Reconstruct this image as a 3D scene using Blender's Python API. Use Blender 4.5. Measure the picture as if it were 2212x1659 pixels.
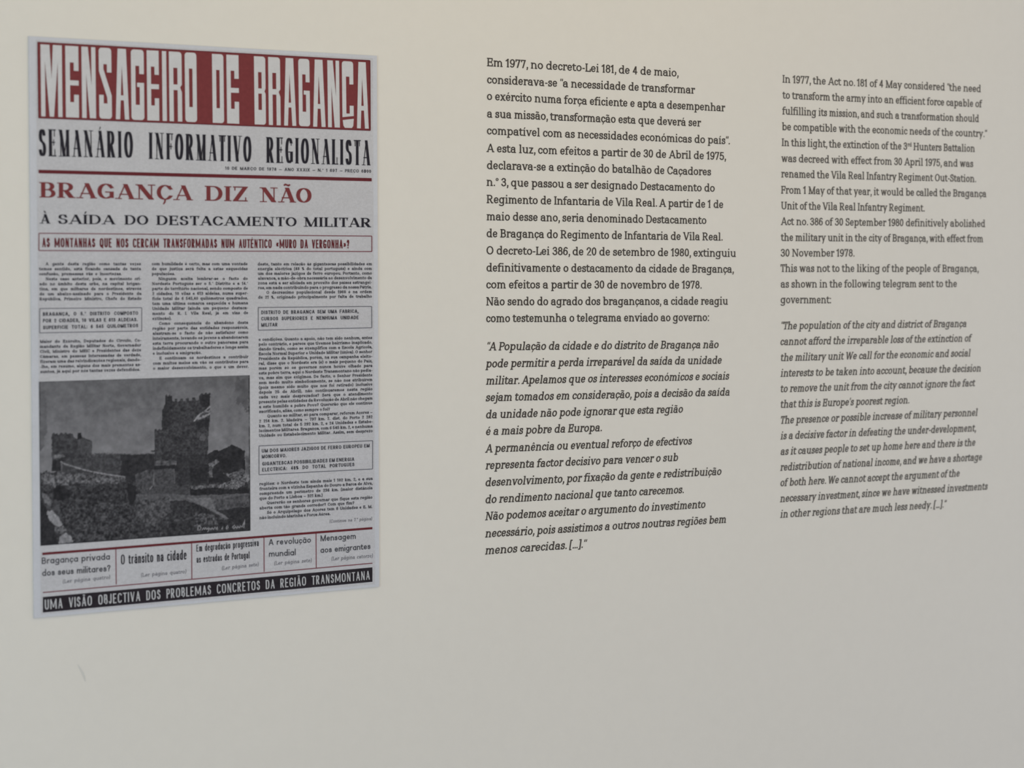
import bpy, math, random, unicodedata
from mathutils import Vector, Matrix

for _o in list(bpy.data.objects):
    bpy.data.objects.remove(_o, do_unlink=True)
S = bpy.context.scene
COL = S.collection

# ------------------------------------------------------------------ camera
# The wall is the plane y = 0 (x to the right, z up); the camera stands in front of it on the -y side.
IMG_W, IMG_H, FOCAL = 2212.0, 1659.0, 4700.0
CAM = Vector((0.0, -3.4, 1.6))
YAW, PITCH, ROLL = 0.524411, 0.055683, 0.005225
cy_, sy_, cp_, sp_ = math.cos(YAW), math.sin(YAW), math.cos(PITCH), math.sin(PITCH)
FWD = Vector((sy_ * cp_, cy_ * cp_, -sp_))
_r = Vector((cy_, -sy_, 0.0))
_u = _r.cross(FWD)
RIGHT = math.cos(ROLL) * _r + math.sin(ROLL) * _u
UP = -math.sin(ROLL) * _r + math.cos(ROLL) * _u
cam_data = bpy.data.cameras.new('camera')
cam_data.sensor_fit = 'HORIZONTAL'
cam_data.sensor_width = 36.0
cam_data.lens = 36.0 * FOCAL / IMG_W
cam_data.clip_start = 0.05
cam_data.dof.use_dof = True
cam_data.dof.focus_distance = 3.96
cam_data.dof.aperture_fstop = 3.0
cam = bpy.data.objects.new('camera', cam_data)
cam.matrix_world = Matrix(((RIGHT.x, UP.x, -FWD.x, CAM.x), (RIGHT.y, UP.y, -FWD.y, CAM.y),
                           (RIGHT.z, UP.z, -FWD.z, CAM.z), (0, 0, 0, 1)))
COL.objects.link(cam)
S.camera = cam

# ------------------------------------------------------------------ light and exposure
S.view_settings.view_transform = 'Standard'
S.view_settings.look = 'None'
S.view_settings.gamma = 1.0
S.view_settings.use_curve_mapping = False
S.view_settings.exposure = 0.0
world = bpy.data.worlds.new('room_daylight')
S.world = world
world.use_nodes = True
bg = world.node_tree.nodes['Background']
bg.inputs[0].default_value = (0.816, 0.857, 1.0, 1)
bg.inputs[1].default_value = 1.487


def area_light(name, loc, target, size, size_y, power, color):
    d = bpy.data.lights.new(name, 'AREA')
    d.shape = 'RECTANGLE'
    d.size, d.size_y, d.energy, d.color = size, size_y, power, color
    o = bpy.data.objects.new(name, d)
    o.location = loc
    o.rotation_euler = (Vector(target) - Vector(loc)).to_track_quat('-Z', 'Y').to_euler()
    COL.objects.link(o)
    return o


area_light('ceiling_lamp_light', (1.95, -1.5, 2.96), (1.95, 0, 2.0), 1.8, 0.6, 12.3, (1.0, 0.708, 0.233))
area_light('window_daylight', (-3.0, -3.5, 1.5), (1.5, 0, 1.5), 2.2, 2.4, 44.4, (0.686, 0.929, 1.0))

LIT = 0.80          # share of a surface's own colour that this light shows


def lin(c):
    c /= 255.0
    return c / 12.92 if c <= 0.04045 else ((c + 0.055) / 1.055) ** 2.4


def shade(r, g, b):
    return (min(lin(r) / LIT, 0.95), min(lin(g) / LIT, 0.95), min(lin(b) / LIT, 0.95), 1)


# ------------------------------------------------------------------ materials
def material(name, rgb, rough=0.7, spec=0.25, noise=None, stretch=(1, 1, 1), bump=0.0, bump_scale=300.0):
    m = bpy.data.materials.new(name)
    m.use_nodes = True
    nt = m.node_tree
    b = nt.nodes['Principled BSDF']
    b.inputs['Roughness'].default_value = rough
    b.inputs['Specular IOR Level'].default_value = spec
    col = shade(*rgb)
    b.inputs['Base Color'].default_value = col
    tc = nt.nodes.new('ShaderNodeTexCoord')
    mp = nt.nodes.new('ShaderNodeMapping')
    mp.inputs['Scale'].default_value = stretch
    nt.links.new(tc.outputs['Object'], mp.inputs['Vector'])
    if noise:
        last = None
        for scale, amount in noise:
            n = nt.nodes.new('ShaderNodeTexNoise')
            n.inputs['Scale'].default_value = scale
            n.inputs['Detail'].default_value = 3.0
            nt.links.new(mp.outputs['Vector'], n.inputs['Vector'])
            r = nt.nodes.new('ShaderNodeMapRange')
            r.inputs['From Min'].default_value = 0.3
            r.inputs['From Max'].default_value = 0.7
            r.inputs['To Min'].default_value = 1 - amount
            r.inputs['To Max'].default_value = 1 + amount
            nt.links.new(n.outputs['Fac'], r.inputs['Value'])
            if last is None:
                last = r.outputs['Result']
            else:
                mu = nt.nodes.new('ShaderNodeMath')
                mu.operation = 'MULTIPLY'
                nt.links.new(last, mu.inputs[0])
                nt.links.new(r.outputs['Result'], mu.inputs[1])
                last = mu.outputs[0]
        vm = nt.nodes.new('ShaderNodeVectorMath')
        vm.operation = 'SCALE'
        vm.inputs[0].default_value = col[:3]
        nt.links.new(last, vm.inputs['Scale'])
        nt.links.new(vm.outputs[0], b.inputs['Base Color'])
    if bump:
        n = nt.nodes.new('ShaderNodeTexNoise')
        n.inputs['Scale'].default_value = bump_scale
        n.inputs['Detail'].default_value = 4.0
        nt.links.new(tc.outputs['Object'], n.inputs['Vector'])
        bp = nt.nodes.new('ShaderNodeBump')
        bp.inputs['Strength'].default_value = bump
        bp.inputs['Distance'].default_value = 0.002
        nt.links.new(n.outputs['Fac'], bp.inputs['Height'])
        nt.links.new(bp.outputs['Normal'], b.inputs['Normal'])
    return m


M_WALL = material('cream_wall_paint', (197, 194, 184), 0.85, 0.1, noise=[(2.0, 0.006), (60.0, 0.008)], bump=0.08, bump_scale=220)
M_FLOOR = material('floor_boards', (150, 140, 128), 0.5, 0.3, noise=[(6, 0.1)], stretch=(1, 8, 1))
M_CEIL = material('ceiling_paint', (205, 204, 200), 0.9, 0.1)
M_TRIM = material('baseboard_paint', (200, 198, 192), 0.5, 0.3)
M_VINYL = material('dark_vinyl', (62, 57, 52), 0.6, 0.15)
M_VINYL_EN = material('dark_vinyl_english', (80, 76, 71), 0.6, 0.15)
M_PAPER = material('newsprint', (169, 169, 170), 0.8, 0.1, noise=[(22, 0.03), (150, 0.06), (420, 0.07)], stretch=(1, 1, 1.5))
M_MARGIN = material('print_margin', (175, 177, 180), 0.8, 0.1, noise=[(40, 0.02), (400, 0.03)])
M_RED = material('red_ink', (105, 50, 51), 0.8, 0.1, noise=[(150, 0.08)])
M_RED_DARK = material('dark_red_ink', (88, 36, 40), 0.8, 0.1, noise=[(200, 0.08)])
M_RED_FINE = material('fine_red_ink', (108, 62, 68), 0.8, 0.1)
M_INK = material('black_ink', (36, 34, 40), 0.8, 0.1, noise=[(300, 0.15)])
M_INK_BODY = material('grey_body_ink', (56, 56, 61), 0.8, 0.1, noise=[(300, 0.1)])
M_INK_FINE = material('fine_grey_ink', (92, 92, 97), 0.8, 0.1)
M_FOOT = material('footer_black', (38, 34, 38), 0.8, 0.1, noise=[(90, 0.2)])
M_KNOCK = material('unprinted_letters', (178, 178, 177), 0.8, 0.1, noise=[(60, 0.04), (400, 0.04)])
M_KNOCK_SMALL = material('unprinted_footer_letters', (164, 165, 165), 0.8, 0.1, noise=[(200, 0.05)])


# ------------------------------------------------------------------ helpers
def at(px, py, off=0.0):
    """The point of the wall plane seen at a position of the photograph (2212 x 1659 frame)."""
    d = FWD + RIGHT * ((px - IMG_W / 2) / FOCAL) - UP * ((py - IMG_H / 2) / FOCAL)
    t = -CAM.y / d.y
    p = CAM + d * t
    return Vector((p.x, -off, p.z))


def empty(name, loc, parent=None):
    o = bpy.data.objects.new(name, None)
    o.empty_display_size = 0.05
    COL.objects.link(o)
    attach(o, Vector(loc), parent)
    return o


WORLD = {}


def attach(o, loc, parent):
    WORLD[o.name] = loc
    if parent is None:
        o.location = loc
    else:
        o.parent = parent
        o.location = loc - WORLD[parent.name]


def mesh_obj(name, verts, faces, mats, parent=None, origin=None, mat_idx=None):
    """One mesh object; verts in world space."""
    if origin is None:
        n = len(verts)
        origin = sum((Vector(v) for v in verts), Vector()) / n
    origin = Vector(origin)
    me = bpy.data.meshes.new(name)
    me.from_pydata([tuple(Vector(v) - origin) for v in verts], [], faces)
    for m in (mats if isinstance(mats, (list, tuple)) else [mats]):
        me.materials.append(m)
    if mat_idx:
        me.polygons.foreach_set('material_index', mat_idx)
    me.update()
    o = bpy.data.objects.new(name, me)
    COL.objects.link(o)
    attach(o, origin, parent)
    return o


def label(o, text, cat, group=None):
    o['label'] = text
    o['category'] = cat
    if group:
        o['group'] = group


def structure(o, text=None):
    o['kind'] = 'structure'
    if text:
        o['label'] = text
        o['category'] = o.name.split('_')[0]


def slab(name, corners_front, thick, mat, parent=None):
    """A board whose front face has the four given corners and whose back touches the wall (y grows to the wall)."""
    f = [Vector(c) for c in corners_front]
    b = [v + Vector((0, thick, 0)) for v in f]
    vs = f + b
    fs = [(0, 1, 2, 3), (7, 6, 5, 4), (0, 4, 5, 1), (1, 5, 6, 2), (2, 6, 7, 3), (3, 7, 4, 0)]
    return mesh_obj(name, vs, fs, mat, parent)


# ------------------------------------------------------------------ stroke lettering
# Every letter is a set of pen strokes. y zones: -1 descender, 0 baseline, 1 x-height (lower case) or cap height,
# 2 ascender. Commands: l straight stroke, d diagonal with level ends, p path (M L A C), s slab serif,
# t stroke drawn only in serif faces, o dot. A trailing 'n' makes the stroke a thin one.
LOWER = {
 'a': (.44, ["p M .03 .80 C .08 .95 .15 1 .24 1 C .38 1 .44 .9 .44 .68 L .44 0", "p M .44 .57 L .22 .57 C .06 .57 0 .45 0 .29 C 0 .1 .08 0 .2 0 C .33 0 .44 .12 .44 .3", "s .44 0 0 1"]),
 'b': (.5, ["l 0 0 0 2", "p A .25 .5 .25 .5 0 360", "s 0 2 1 0"]),
 'c': (.42, ["p A .23 .5 .23 .5 42 318", "t .42 .86 .42 .72"]),
 'd': (.5, ["l .5 0 .5 2", "p A .25 .5 .25 .5 0 360", "s .5 2 1 0", "s .5 0 0 1"]),
 'e': (.46, ["p M .02 .5 L .46 .5 A .23 .5 .23 .5 0 312"]),
 'f': (.32, ["p M .08 0 L .08 1.45 C .08 1.85 .16 2 .30 2 L .35 1.97", "l -.06 1 .28 1", "s .08 0 1 1"]),
 'g': (.5, ["p A .25 .5 .25 .5 0 360", "p M .5 1 L .5 -.45 C .5 -.88 .4 -1 .24 -1 C .13 -1 .06 -.95 .02 -.84", "s .5 1 0 1"]),
 'h': (.46, ["l 0 0 0 2", "p M 0 .6 A .23 .6 .23 .4 180 0 L .46 0", "s 0 0 1 .8", "s .46 0 .8 1", "s 0 2 1 0"]),
 'i': (0, ["l 0 0 0 1", "s 0 0 1 1", "s 0 1 1 0", "o 0 dot"]),
 'j': (.1, ["p M .1 1 L .1 -.45 C .1 -.85 .02 -1 -.14 -.97", "s .1 1 1 0", "o .1 dot"]),
 'k': (.44, ["l 0 0 0 2", "d .40 1 .04 .40", "d .14 .58 .44 0", "s 0 0 1 .6", "s 0 2 1 0", "s .40 1 .6 .6", "s .44 0 .6 .6"]),
 'l': (0, ["l 0 0 0 2", "s 0 0 1 1", "s 0 2 1 0"]),
 'm': (.8, ["l 0 0 0 1", "p M 0 .62 A .2 .62 .2 .38 180 0 L .4 0", "p M .4 .62 A .6 .62 .2 .38 180 0 L .8 0", "s 0 0 1 .6", "s .4 0 .6 .6", "s .8 0 .6 1", "s 0 1 1 0"]),
 'n': (.46, ["l 0 0 0 1", "p M 0 .6 A .23 .6 .23 .4 180 0 L .46 0", "s 0 0 1 .8", "s .46 0 .8 1", "s 0 1 1 0"]),
 'o': (.52, ["p A .26 .5 .26 .5 0 360"]),
 'p': (.5, ["l 0 -1 0 1", "p A .25 .5 .25 .5 0 360", "s 0 1 1 0", "s 0 -1 1 1"]),
 'q': (.5, ["l .5 -1 .5 1", "p A .25 .5 .25 .5 0 360", "s .5 -1 1 1"]),
 'r': (.30, ["l 0 0 0 1", "p M 0 .5 C 0 .82 .1 1 .27 1 L .31 1", "t .31 1 .31 .82", "s 0 0 1 1", "s 0 1 1 0"]),
 's': (.36, ["p M .34 .79 C .31 .94 .25 1 .17 1 C .07 1 .01 .9 .01 .76 C .01 .58 .11 .55 .19 .52 C .3 .47 .37 .42 .37 .26 C .37 .08 .29 0 .18 0 C .08 0 .02 .08 0 .21", "t .34 .98 .34 .8", "t 0 .02 0 .2"]),
 't': (.28, ["p M .06 1.5 L .06 .32 C .06 .08 .12 0 .22 0 L .30 .04", "l -.06 1 .28 1"]),
 'u': (.46, ["p M 0 1 L 0 .4 A .23 .4 .23 .4 180 360", "l .46 0 .46 1", "s 0 1 1 0", "s .46 1 1 0", "s .46 0 0 1"]),
 'v': (.5, ["d 0 1 .25 0", "d .5 1 .25 0 n", "s 0 1 .7 .7", "s .5 1 .7 .7"]),
 'w': (.76, ["d 0 1 .19 0", "d .38 1 .19 0 n", "d .38 1 .57 0", "d .76 1 .57 0 n", "s 0 1 .6 .5", "s .76 1 .5 .6"]),
 'x': (.46, ["d 0 1 .46 0", "d .46 1 0 0 n", "s .01 1 .6 .5", "s .45 1 .5 .6", "s .01 0 .6 .5", "s .45 0 .5 .6"]),
 'y': (.5, ["d 0 1 .25 0", "d .5 1 .10 -1 n", "s 0 1 .7 .7", "s .5 1 .7 .7"]),
 'z': (.40, ["l 0 1 .4 1", "l 0 0 .4 0", "d .4 1 0 0"]),
 'ɑ': (.5, ["l .5 0 .5 1", "p A .25 .5 .25 .5 0 360"]),
}
UPPER = {
 'A': (.72, ["d .36 1 0 0 n", "d .36 1 .72 0", "l .16 .30 .56 .30", "s 0 0 .8 .8", "s .72 0 .8 .8"]),
 'B': (.52, ["l 0 0 0 1", "p M 0 1 L .26 1 A .26 .76 .2 .24 90 -90 L 0 .52", "p M 0 .52 L .27 .52 A .27 .26 .25 .26 90 -90 L 0 0", "s 0 1 1 0", "s 0 0 1 0"]),
 'C': (.62, ["p A .34 .5 .34 .5 40 320", "t .62 .96 .62 .72"]),
 'D': (.62, ["l 0 0 0 1", "p M 0 1 L .26 1 A .26 .5 .36 .5 90 -90 L 0 0", "s 0 1 1 0", "s 0 0 1 0"]),
 'E': (.50, ["l 0 0 0 1", "l 0 1 .47 1", "l 0 .52 .38 .52", "l 0 0 .5 0", "t .48 1 .48 .76", "t .51 0 .51 .24", "t .38 .62 .38 .42", "s 0 1 1 0", "s 0 0 1 0"]),
 'F': (.48, ["l 0 0 0 1", "l 0 1 .47 1", "l 0 .50 .36 .50", "t .48 1 .48 .76", "t .36 .60 .36 .40", "s 0 1 1 0", "s 0 0 1 1"]),
 'G': (.66, ["p A .34 .5 .34 .5 40 300", "l .64 .06 .64 .44", "l .40 .44 .64 .44", "t .60 .96 .60 .72"]),
 'H': (.64, ["l 0 0 0 1", "l .64 0 .64 1", "l 0 .52 .64 .52", "s 0 0 1 1", "s .64 0 1 1", "s 0 1 1 1", "s .64 1 1 1"]),
 'I': (0, ["l 0 0 0 1", "s 0 0 1 1", "s 0 1 1 1"]),
 'J': (.34, ["p M .34 1 L .34 .28 C .34 .08 .26 0 .16 0 C .08 0 .02 .06 0 .16", "s .34 1 1 1"]),
 'K': (.6, ["l 0 0 0 1", "d .56 1 .04 .38 n", "d .2 .56 .6 0", "s 0 0 1 1", "s 0 1 1 1", "s .56 1 .7 .7", "s .6 0 .7 .7"]),
 'L': (.48, ["l 0 0 0 1", "l 0 0 .48 0", "t .48 0 .48 .26", "s 0 1 1 1", "s 0 0 1 0"]),
 'M': (.82, ["l 0 0 0 1 n", "l .82 0 .82 1", "d 0 1 .41 0", "d .82 1 .41 0 n", "s 0 0 1 1", "s .82 0 1 1", "s 0 1 1 0", "s .82 1 0 1"]),
 'Ⓜ': (1.12, ["l 0 0 0 1", "l 1.12 0 1.12 1", "d 0 1 .56 .16 n", "d 1.12 1 .56 .16 n"]),
 'N': (.66, ["l 0 0 0 1 n", "l .66 0 .66 1 n", "d 0 1 .66 0", "s 0 0 1 1", "s 0 1 1 0", "s .66 1 1 1"]),
 'O': (.72, ["p A .36 .5 .36 .5 0 360"]),
 'P': (.50, ["l 0 0 0 1", "p M 0 1 L .24 1 A .24 .73 .27 .27 90 -90 L 0 .46", "s 0 1 1 0", "s 0 0 1 1"]),
 'Q': (.72, ["p A .36 .5 .36 .5 0 360", "d .40 .28 .70 -.08"]),
 'R': (.58, ["l 0 0 0 1", "p M 0 1 L .25 1 A .25 .74 .26 .26 90 -90 L 0 .48", "d .24 .50 .56 0", "s 0 1 1 0", "s 0 0 1 1", "s .57 0 .5 .7"]),
 'S': (.48, ["p M .45 .80 C .41 .94 .34 1 .24 1 C .10 1 .02 .9 .02 .76 C .02 .59 .14 .55 .25 .52 C .4 .48 .49 .42 .49 .26 C .49 .09 .38 0 .24 0 C .11 0 .04 .07 0 .21", "t .45 .98 .45 .78", "t 0 .02 0 .22"]),
 'T': (.60, ["l .30 0 .30 1", "l 0 1 .60 1", "t 0 1 0 .78", "t .60 1 .60 .78", "s .30 0 1 1"]),
 'U': (.62, ["p M 0 1 L 0 .36 C 0 .1 .12 0 .31 0 C .50 0 .62 .1 .62 .36 L .62 1", "s 0 1 1 1", "s .62 1 1 1"]),
 'V': (.70, ["d 0 1 .35 0", "d .70 1 .35 0 n", "s 0 1 .8 .8", "s .70 1 .8 .8"]),
 'W': (1.0, ["d 0 1 .25 0", "d .5 1 .25 0 n", "d .5 1 .75 0", "d 1.0 1 .75 0 n", "s 0 1 .7 .6", "s 1 1 .6 .7"]),
 'X': (.64, ["d 0 1 .64 0", "d .64 1 0 0 n", "s 0 1 .7 .7", "s .64 1 .7 .7", "s 0 0 .7 .7", "s .64 0 .7 .7"]),
 'Y': (.66, ["d 0 1 .33 .42", "d .66 1 .33 .42 n", "l .33 0 .33 .5", "s 0 1 .8 .8", "s .66 1 .8 .8", "s .33 0 1 1"]),
 'Z': (.56, ["l 0 1 .56 1", "l 0 0 .56 0", "d .56 1 0 0", "t 0 1 0 .78", "t .56 0 .56 .22"]),
 '0': (.46, ["p A .23 .5 .23 .5 0 360"]),
 '1': (.16, ["l .16 0 .16 1", "p M .16 1 L -.02 .84", "s .16 0 .7 .7"]),
 '2': (.46, ["p M .01 .77 C .03 .93 .11 1 .23 1 C .37 1 .44 .9 .44 .76 C .44 .6 .35 .5 .24 .36 L .01 0 L .46 0"]),
 '3': (.46, ["p M .02 .84 C .07 .96 .14 1 .22 1 C .35 1 .42 .9 .42 .77 C .42 .62 .33 .54 .18 .54", "p M .18 .54 C .36 .54 .46 .43 .46 .28 C .46 .1 .36 0 .21 0 C .11 0 .03 .05 0 .17"]),
 '4': (.46, ["d .34 1 .0 .26", "l 0 .26 .46 .26", "l .34 0 .34 1"]),
 '5': (.46, ["l .06 1 .41 1", "l .06 1 .04 .56", "p M .03 .53 C .09 .61 .16 .63 .22 .63 C .37 .63 .46 .5 .46 .32 C .46 .12 .36 0 .21 0 C .11 0 .04 .05 0 .15"]),
 '6': (.46, ["p A .23 .31 .23 .31 0 360", "p M .41 .92 C .35 1 .29 1 .26 1 C .1 1 0 .75 0 .40 L 0 .31"]),
 '7': (.46, ["l 0 1 .46 1", "d .46 1 .16 0", "t 0 1 0 .8"]),
 '8': (.46, ["p A .23 .77 .19 .23 0 360", "p A .23 .27 .23 .27 0 360"]),
 '9': (.46, ["p A .23 .69 .23 .31 0 360", "p M .05 .08 C .11 0 .17 0 .20 0 C .36 0 .46 .25 .46 .60 L .46 .69"]),
 '.': (0, ["o 0 base"]), ',': (0, ["o 0 base", "d .04 .10 -.05 -.20 n"]), ':': (0, ["o 0 base", "o 0 .62"]),
 '…': (.5, ["o 0 base", "o .25 base", "o .5 base"]),
 '-': (.20, ["l .02 .36 .18 .36"]), '—': (.7, ["l 0 .36 .7 .36 n"]),
 '?': (.40, ["p M 0 .78 C .02 .93 .1 1 .2 1 C .33 1 .4 .9 .4 .77 C .4 .6 .21 .56 .21 .34 L .21 .28", "o .2 base"]),
 '“': (.14, ["d .03 1.02 -.01 .72 q", "d .25 1.02 .21 .72 q"]), '”': (.14, ["d .04 1.02 -.01 .72 q", "d .26 1.02 .21 .72 q"]),
 '’': (0, ["d .03 1.04 -.03 .72 q"]),
 '«': (.5, ["d .18 .62 0 .40 q", "d 0 .42 .18 .20 q", "d .5 .62 .32 .40 q", "d .32 .42 .5 .20 q"]),
 '»': (.5, ["d 0 .62 .18 .40 q", "d .18 .42 0 .20 q", "d .32 .62 .5 .40 q", "d .5 .42 .32 .20 q"]),
 '[': (.16, ["l 0 -.2 0 1.1", "l 0 1.1 .14 1.1", "l 0 -.2 .14 -.2"]), ']': (.16, ["l .16 -.2 .16 1.1", "l .02 1.1 .16 1.1", "l .02 -.2 .16 -.2"]),
 '(': (.16, ["p M .16 1.06 C -.05 .75 -.05 .15 .16 -.16"]), ')': (.16, ["p M 0 1.06 C .21 .75 .21 .15 0 -.16"]),
 '%': (.6, ["p A .12 .76 .12 .22 0 360", "p A .48 .24 .12 .22 0 360", "d .5 1 .1 0 n"]),
 '$': (.48, ["p M .45 .80 C .41 .94 .34 1 .24 1 C .10 1 .02 .9 .02 .76 C .02 .59 .14 .55 .25 .52 C .4 .48 .49 .42 .49 .26 C .49 .09 .38 0 .24 0 C .11 0 .04 .07 0 .21", "l .24 -.1 .24 1.1 n"]),
 'º': (.2, ["p A .12 .84 .12 .17 0 360 q"]), 'ª': (.2, ["p A .1 .84 .10 .16 0 360 q", "l .2 .68 .2 1 q"]),
}


class Face:
    def __init__(self, w, h, serif=0.0, sth=None, thin=None, xs=1.0, X=.73, asc=1.03, desc=.30, track=.16, space=.34,
                 slant=0.0, square=2.0, seg=5, dot=None, alt=None, acc=1.0, tight=False):
        self.w, self.h, self.serif, self.sth, self.thin = w, h, serif, sth or h, thin or w
        self.xs, self.X, self.asc, self.desc = xs, X, asc, desc
        self.track, self.space, self.slant, self.square, self.seg = track, space, math.tan(math.radians(slant)), square, seg
        self.tight = tight
        self.dot, self.alt, self.acc = dot or w * 1.12, alt or {}, acc


def zone(nodes, y):
    """Piecewise-linear map of y over the nodes at -1, 0, 1, 2."""
    i = 0 if y < 0 else (1 if y < 1 else 2)
    return nodes[i] + (nodes[i + 1] - nodes[i]) * (y - (i - 1))


def path_points(tok, fx, fy, face):
    pts, i = [], 0
    raw = []
    while i < len(tok):
        c = tok[i]
        if c in 'ML':
            raw.append((float(tok[i + 1]), float(tok[i + 2])))
            i += 3
        elif c == 'C':
            v = [float(t) for t in tok[i + 1:i + 7]]
            p0 = raw[-1]
            n = face.seg
            for k in range(1, n + 1):
                t = k / n
                s = 1 - t
                raw.append((s**3 * p0[0] + 3 * s * s * t * v[0] + 3 * s * t * t * v[2] + t**3 * v[4],
                            s**3 * p0[1] + 3 * s * s * t * v[1] + 3 * s * t * t * v[3] + t**3 * v[5]))
            i += 7
        elif c == 'A':
            cx, cy, rx, ry, a0, a1 = [float(t) for t in tok[i + 1:i + 7]]
            n = max(2, int(abs(a1 - a0) / 90.0 * face.seg + .5))
            e = 2.0 / face.square
            for k in range(n + 1):
                a = math.radians(a0 + (a1 - a0) * k / n)
                ca, sa = math.cos(a), math.sin(a)
                raw.append((cx + rx * math.copysign(abs(ca)**e, ca), cy + ry * math.copysign(abs(sa)**e, sa)))
            i += 7
    for p in raw:
        q = (fx(p[0]), fy(p[1]))
        if not pts or (q[0] - pts[-1][0])**2 + (q[1] - pts[-1][1])**2 > 1e-8:
            pts.append(q)
    return pts


def sweep(pts, a, b, caps=True):
    """Quads along a path drawn with an elliptic pen of half-widths a, b."""
    n = len(pts)
    closed = (pts[0][0] - pts[-1][0])**2 + (pts[0][1] - pts[-1][1])**2 < 1e-6
    L, R = [], []
    for i in range(n):
        if closed:
            p, q = pts[(i - 1) % (n - 1)], pts[(i + 1) % (n - 1)] if i < n - 1 else pts[1]
        else:
            p, q = pts[max(0, i - 1)], pts[min(n - 1, i + 1)]
        tx, ty = q[0] - p[0], q[1] - p[1]
        l = math.hypot(tx, ty) or 1
        tx, ty = tx / l, ty / l
        nx, ny = -ty, tx
        d = math.sqrt(a * a * nx * nx + b * b * ny * ny) or 1
        ox, oy = a * a * nx / d, b * b * ny / d
        x, y = pts[i]
        if caps and not closed and i in (0, n - 1):
            e = (a * abs(tx) + b * abs(ty)) * (-1 if i == 0 else 1)
            x, y = x + tx * e, y + ty * e
        L.append((x + ox, y + oy))
        R.append((x - ox, y - oy))
    return [[R[i], R[i + 1], L[i + 1], L[i]] for i in range(n - 1)]


def bearings(base, f):
    """Extra room left and right of a letter for the serifs that stick out of it."""
    l = r = 0.0
    low = base in LOWER
    W, cmds = LOWER[base] if low else UPPER.get(base, UPPER['.'])
    if f.serif:
        for c in cmds:
            if c[0] == 's':
                a, b, p, q = [float(t) for t in c.split()[1:5]]
                if a < .06:
                    l = max(l, p * f.serif * (1 if low else .8))
                if a > W - .06:
                    r = max(r, q * f.serif * (1 if low else .8))
    if f.tight and base in '.,:…':
        l += .05
    if base in 'vwxyAVWXY':
        l, r = l * .3, r * .3
    return l, r + KERN.get(base, 0.0) * f.xs


KERN = {'r': -.05, 'f': -.08, 't': -.03, 'c': -.03, 'L': -.06, 'T': -.08, 'F': -.06, 'P': -.06, 'V': -.05, 'A': -.03, 'v': -.03, 'y': -.03, '1': .06}


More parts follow.
